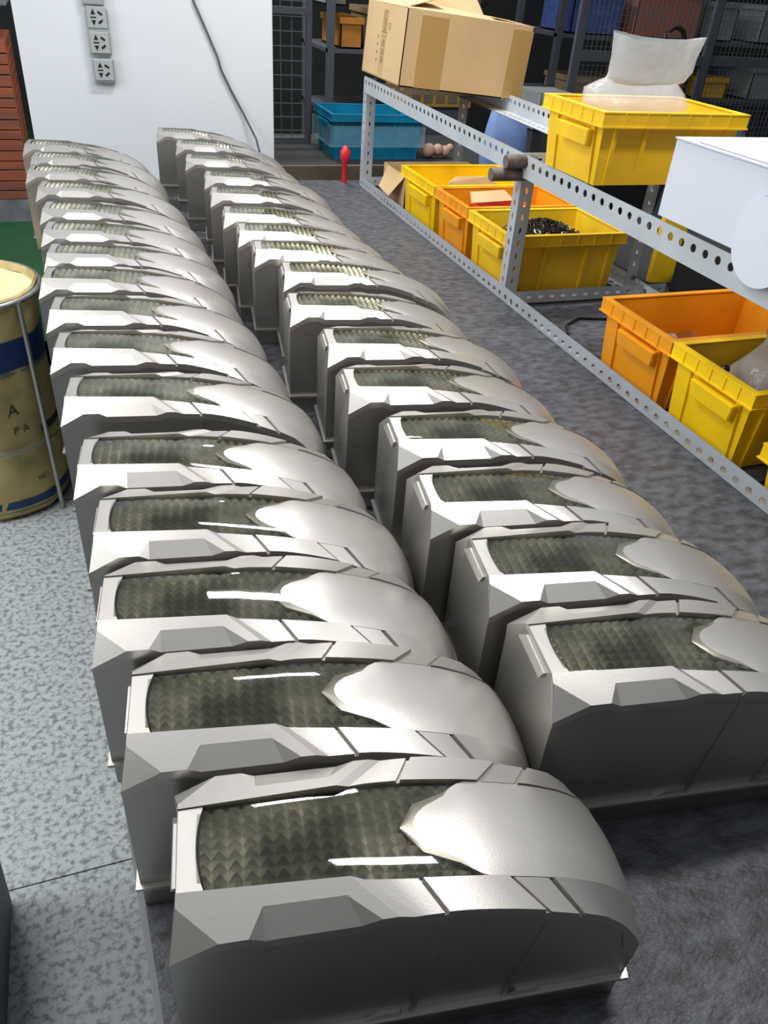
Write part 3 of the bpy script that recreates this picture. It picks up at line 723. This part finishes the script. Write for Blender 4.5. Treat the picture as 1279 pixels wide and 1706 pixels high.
# blue crate wrapped in film
bc = crate('blue plastic crate wrapped in clear film on the back bench', BLUEP, (1.135, 3.90, T - .03), .47, .33, .20, 'blue crate')
del bc['group']
bx('wrapping_film', mat('wrap_film', (.5, .8, .9), .08, alpha=.18, bump=1.0, bscale=25), bc, -.006, .476, -.006, .336, .06, .15)
# red handle
bm = bmesh.new(); tube(bm, [(0, 0, 0), (0, 0, .075), (.002, 0, .09), (.002, 0, .12), (0, 0, .135), (-.001, 0, .142)], [.011, .011, .020, .022, .012, .004], 10)
o = finish(bm, 'red_tool', RED, None, smooth=60); o.location = (1.045, 3.385, T - .045); tag(o, 'bright red plastic handle standing behind the far table end', 'tool')
o.location = (1.03, 3.335, T)
# dark bin, blue sack, peach cloth behind the rack
bb = thing('black_bin', 'open black plastic bin behind the rack under the cardboard box', 'bin', (2.06, 3.02, T - .12))
bm = bmesh.new(); hexa(bm, rc_(.15, .20, 0) + rc_(.18, .25, .42)); finish(bm, 'bin_body', BLACK, bb)
bx('rim', BLACK, bb, -.19, .19, -.26, .26, .41, .43, bev=.003)
bx('stand', DARKW, bb, -.17, .17, -.2, .2, -(T - .12), -.001)
ls = sheet_bag('blue_sack', 'light blue fabric sack standing behind the middle of the rack', LBLUE,
     [(0, .10, .08, 0, 0), (.10, .11, .09, 0, 0), (.22, .09, .08, 0, 0), (.32, .06, .05, -.01, 0), (.38, .03, .03, -.01, 0)], (1.87, 3.55, T - .03), seed=12)
ls['category'] = 'sack'
rbx = bx('side_shelf', DARKW, None, 1.63, 2.6, 3.32, 3.77, T - .08, T - .032); tag(rbx, 'dark side shelf joining the bench behind the rack', 'shelf')
bm = bmesh.new()
for (dx, dz, r) in ((0, 0, .035), (.05, .005, .03), (.09, 0, .028), (.115, .02, .02)):
    gsp = bmesh.ops.create_icosphere(bm, subdivisions=2, radius=r)
    for v in gsp['verts']: v.co += Vector((dx, 0, dz + r * .5))
o = finish(bm, 'peach_cloth', mat('peach_cloth', (.45, .28, .20), .8, var=.2), None, smooth=80); o.location = (1.66, 3.95, T - .012); tag(o, 'crumpled peach coloured cloth on the back bench', 'cloth')
# yellow board and dark case behind mid rack
ybd = thing('yellow_panel', 'slanting yellow plastic panel behind the middle post of the rack', 'panel', (1.63, 2.0, T + .001))
bm = bmesh.new(); slab(bm, [(0, 0, 0), (.16, -.02, 0), (.06, -.01, .20), (.0, 0, .20)], (0, .02, 0)); finish(bm, 'sheet', YEL2, ybd)
dk = bx('dark_case', BLACK, None, 1.64, 2.0, 1.30, 1.92, T + .001, T + .17, bev=.01); tag(dk, 'black case behind the near orange crate', 'case')
# table extension under it
ex_ = bx('side_bench', DARKW, None, 1.63, 2.3, .2, 2.74, T - .05, T - .002); tag(ex_, 'dark bench top behind the rack on the right', 'bench')

# wire mesh partition right of the pillar
def mesh_panel(label, x0, x1, y, z0, z1, pitch, frame=.02, zp=None, wr=.0018, stuff=False):
    t_ = thing('mesh_partition', label, 'partition', (x0, y, z0)); w = x1 - x0; h = z1 - z0
    for a in ((-frame, 0), (w, w + frame)): bx('upright', FRAME, t_, a[0], a[1], -.012, .012, 0, h)
    for a in ((0, frame), (h * .55, h * .55 + frame), (h - frame, h)): bx('frame_bar', FRAME, t_, 0, w, -.012, .012, a[0], a[1])
    nx = int(w / pitch); nz = int(h / (zp or pitch))
    if stuff:
        bm = bmesh.new()
        for i in range(1, nx): box(bm, i * pitch - wr, i * pitch + wr, -wr, wr, 0, h)
        for i in range(1, nz): box(bm, 0, w, -wr, wr, i * (zp or pitch) - wr, i * (zp or pitch) + wr)
        o = finish(bm, 'wire', WIRE, t_); o['kind'] = 'stuff'
    else:
        for i in range(1, nx): bx('wire', WIRE, t_, i * pitch - wr, i * pitch + wr, -wr, wr, 0, h)
        for i in range(1, nz): bx('wire', WIRE, t_, 0, w, -wr - .003, wr - .003, i * (zp or pitch) - wr, i * (zp or pitch) + wr)
    return t_
mesh_panel('wire mesh partition with grey frame just right of the white pillar', .82, 1.11, 4.30, T - .03, T + 1.0, .055, .028, .062)
mesh_panel('tall fine wire mesh fence at the upper right, behind the white box', 2.62, 3.42, 4.25, 0, 2.0, .03, .05, .03, .0011, True)
mesh_panel('fine wire mesh fence section between two dark posts behind the yellow crate', 3.50, 4.6, 4.28, 0, 2.0, .03, .05, .03, .0011, True)

# far shelves with crates and boxes
def shelf_unit(label, x0, x1, y, depth, levels, posts=True, m=FRAME):
    t_ = thing('storage_shelf', label, 'shelf', (x0, y, 0)); w = x1 - x0
    for z in levels: bx('shelf_board', m, t_, 0, w, 0, depth, z - .02, z)
    for x in (0, w - .04):
        for yy in (0, depth - .04): bx('upright', m, t_, x, x + .04, yy - .001, yy + .04, 0, 2.3)
    return t_
shelf_unit('dark storage shelf seen between the pillar and the cardboard box', 1.42, 2.35, 5.0, .6, (T + .02, T + .34), m=FRAME)
shelf_unit('dark storage shelf at the upper right behind the mesh fence', 2.95, 5.3, 5.1, .6, (T - .35, T + .12, T + .47))
def pbox(label, m, x, y, z, w, d, h, cat='box', name='storage_box', grp=None, lid=True):
    t_ = thing(name, label, cat, (x, y, z)); 
    if grp: t_['group'] = grp
    bm = bmesh.new()
    for a in ((0, w, 0, .006), (0, w, d - .006, d), (0, .006, 0, d), (w - .006, w, 0, d)): box(bm, *a, 0, h)
    box(bm, 0, w, 0, d, 0, .006); finish(bm, 'box_body', m, t_)
    bm = bmesh.new(); box(bm, -.008, w + .008, -.008, .0, h - .03, h); box(bm, -.008, w + .008, d, d + .008, h - .03, h); box(bm, -.008, 0, 0, d, h - .03, h); box(bm, w, w + .008, 0, d, h - .03, h)
    finish(bm, 'rim', m, t_)
    if lid: bx('contents', CARD_IN, t_, .01, w - .01, .01, d - .01, .006, h * .8)
    return t_
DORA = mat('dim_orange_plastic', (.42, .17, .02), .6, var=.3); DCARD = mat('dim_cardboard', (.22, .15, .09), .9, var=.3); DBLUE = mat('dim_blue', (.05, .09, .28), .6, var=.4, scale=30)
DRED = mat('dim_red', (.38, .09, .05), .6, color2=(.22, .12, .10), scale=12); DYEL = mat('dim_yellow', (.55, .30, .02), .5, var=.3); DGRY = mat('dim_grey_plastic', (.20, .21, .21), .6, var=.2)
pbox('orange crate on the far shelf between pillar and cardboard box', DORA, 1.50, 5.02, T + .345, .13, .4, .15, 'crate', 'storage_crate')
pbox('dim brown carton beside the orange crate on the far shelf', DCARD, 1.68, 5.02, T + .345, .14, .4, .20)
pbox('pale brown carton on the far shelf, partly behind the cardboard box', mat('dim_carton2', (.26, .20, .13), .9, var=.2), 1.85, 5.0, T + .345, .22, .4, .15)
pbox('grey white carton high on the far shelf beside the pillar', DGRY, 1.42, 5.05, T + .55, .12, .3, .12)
# perforated yellow crate below
yc = thing('vented_crate', 'dim yellow vented crate under the far shelf beside the rack post', 'crate', (1.77, 4.60, T + .11))
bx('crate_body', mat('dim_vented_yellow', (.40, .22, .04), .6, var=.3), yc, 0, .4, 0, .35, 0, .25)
for i in range(5):
    for k in range(4): bx('vent', WOOD, yc, .03 + .075 * i, .085 + .075 * i, -.003, .001, .02 + .056 * k, .062 + .056 * k)
bx('stand', FRAME, yc, .02, .38, .02, .33, -(T + .11), -.001)
# right shelf contents
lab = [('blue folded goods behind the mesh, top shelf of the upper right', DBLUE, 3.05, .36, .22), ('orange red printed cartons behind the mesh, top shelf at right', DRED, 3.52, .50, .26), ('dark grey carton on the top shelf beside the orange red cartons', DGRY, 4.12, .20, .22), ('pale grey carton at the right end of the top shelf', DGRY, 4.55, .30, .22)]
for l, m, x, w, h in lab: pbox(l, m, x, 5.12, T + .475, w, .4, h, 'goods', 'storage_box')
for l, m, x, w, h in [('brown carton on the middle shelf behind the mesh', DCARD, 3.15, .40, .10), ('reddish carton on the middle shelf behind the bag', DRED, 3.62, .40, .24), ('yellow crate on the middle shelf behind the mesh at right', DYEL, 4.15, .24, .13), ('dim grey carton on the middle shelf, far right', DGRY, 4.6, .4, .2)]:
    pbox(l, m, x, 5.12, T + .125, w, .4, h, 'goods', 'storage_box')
# grey vented crate behind the rack top
gc = thing('ribbed_crate', 'pale grey ribbed crate behind the cardboard box corner', 'crate', (2.26, 4.0, T + .10))
bx('crate_body', DGRY, gc, 0, .22, 0, .25, 0, .17)
for i in range(8): bx('rib', mat('pale_grey_rib', (.33, .35, .35), .6) if i == 0 else gc.children[1].data.materials[0], gc, .004 + .027 * i, .016 + .027 * i, -.008, 0, .005, .165)
bx('stand', DARKW, gc, .01, .21, .01, .24, -.128, -.001)
# tan carton and white-blue sacks behind fence
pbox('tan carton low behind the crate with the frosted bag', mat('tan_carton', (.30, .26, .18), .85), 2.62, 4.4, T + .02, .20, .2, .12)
bx('storage_cabinet', DARKW, None, 2.6, 2.9, 4.38, 4.7, 0, T + .018)
tag(bpy.data.objects['storage_cabinet'], 'dark cabinet carrying the tan carton behind the mesh fence', 'cabinet')
for i, (x, h) in enumerate(((3.30, .30), (3.70, .34), (4.10, .28))):
    o = sheet_bag('bulk_sack', ['pale striped bulk sack behind the mesh, left of three', 'pale striped bulk sack behind the mesh, middle of three', 'pale bulk sack behind the mesh, right of three'][i],
        mat('pale_sack', (.26, .30, .38) if i else (.22, .22, .24), .8, var=.4, scale=20, stretch=(4, 4, .5)), [(0, .15, .13, 0, 0), (.3, .17, .14, 0, 0), (.5, .16, .13, 0, 0), (.5 + h * .5, .10, .08, 0, 0), (.52 + h * .5, .02, .02, 0, 0)], (x, 4.65, 0.002), seed=20 + i)
    o['category'] = 'sack'; o.scale = (1, 1, 1.15)
# black bag with handle
bk = thing('black_bag', 'black bag with a looped handle above the frosted plastic bag', 'bag', (3.0, 4.05, T + .40))
bm = bmesh.new(); hexa(bm, rc_(.10, .06, 0) + rc_(.08, .05, .14)); bmesh.ops.bevel(bm, geom=bm.edges[:], offset=.02, segments=3, affect='EDGES'); finish(bm, 'bag_body', BLACK, bk, smooth=60)
bm = bmesh.new(); tube(bm, [(.05 + .07 * math.cos(a), 0, .10 + .09 * math.sin(a)) for a in [math.radians(-60 + 15 * k) for k in range(16)]], .013, 8); finish(bm, 'handle', BLACK, bk, smooth=60)
bx('stand_post', BLACK, bk, -.03, .03, -.03, .03, -(T + .40), .001)
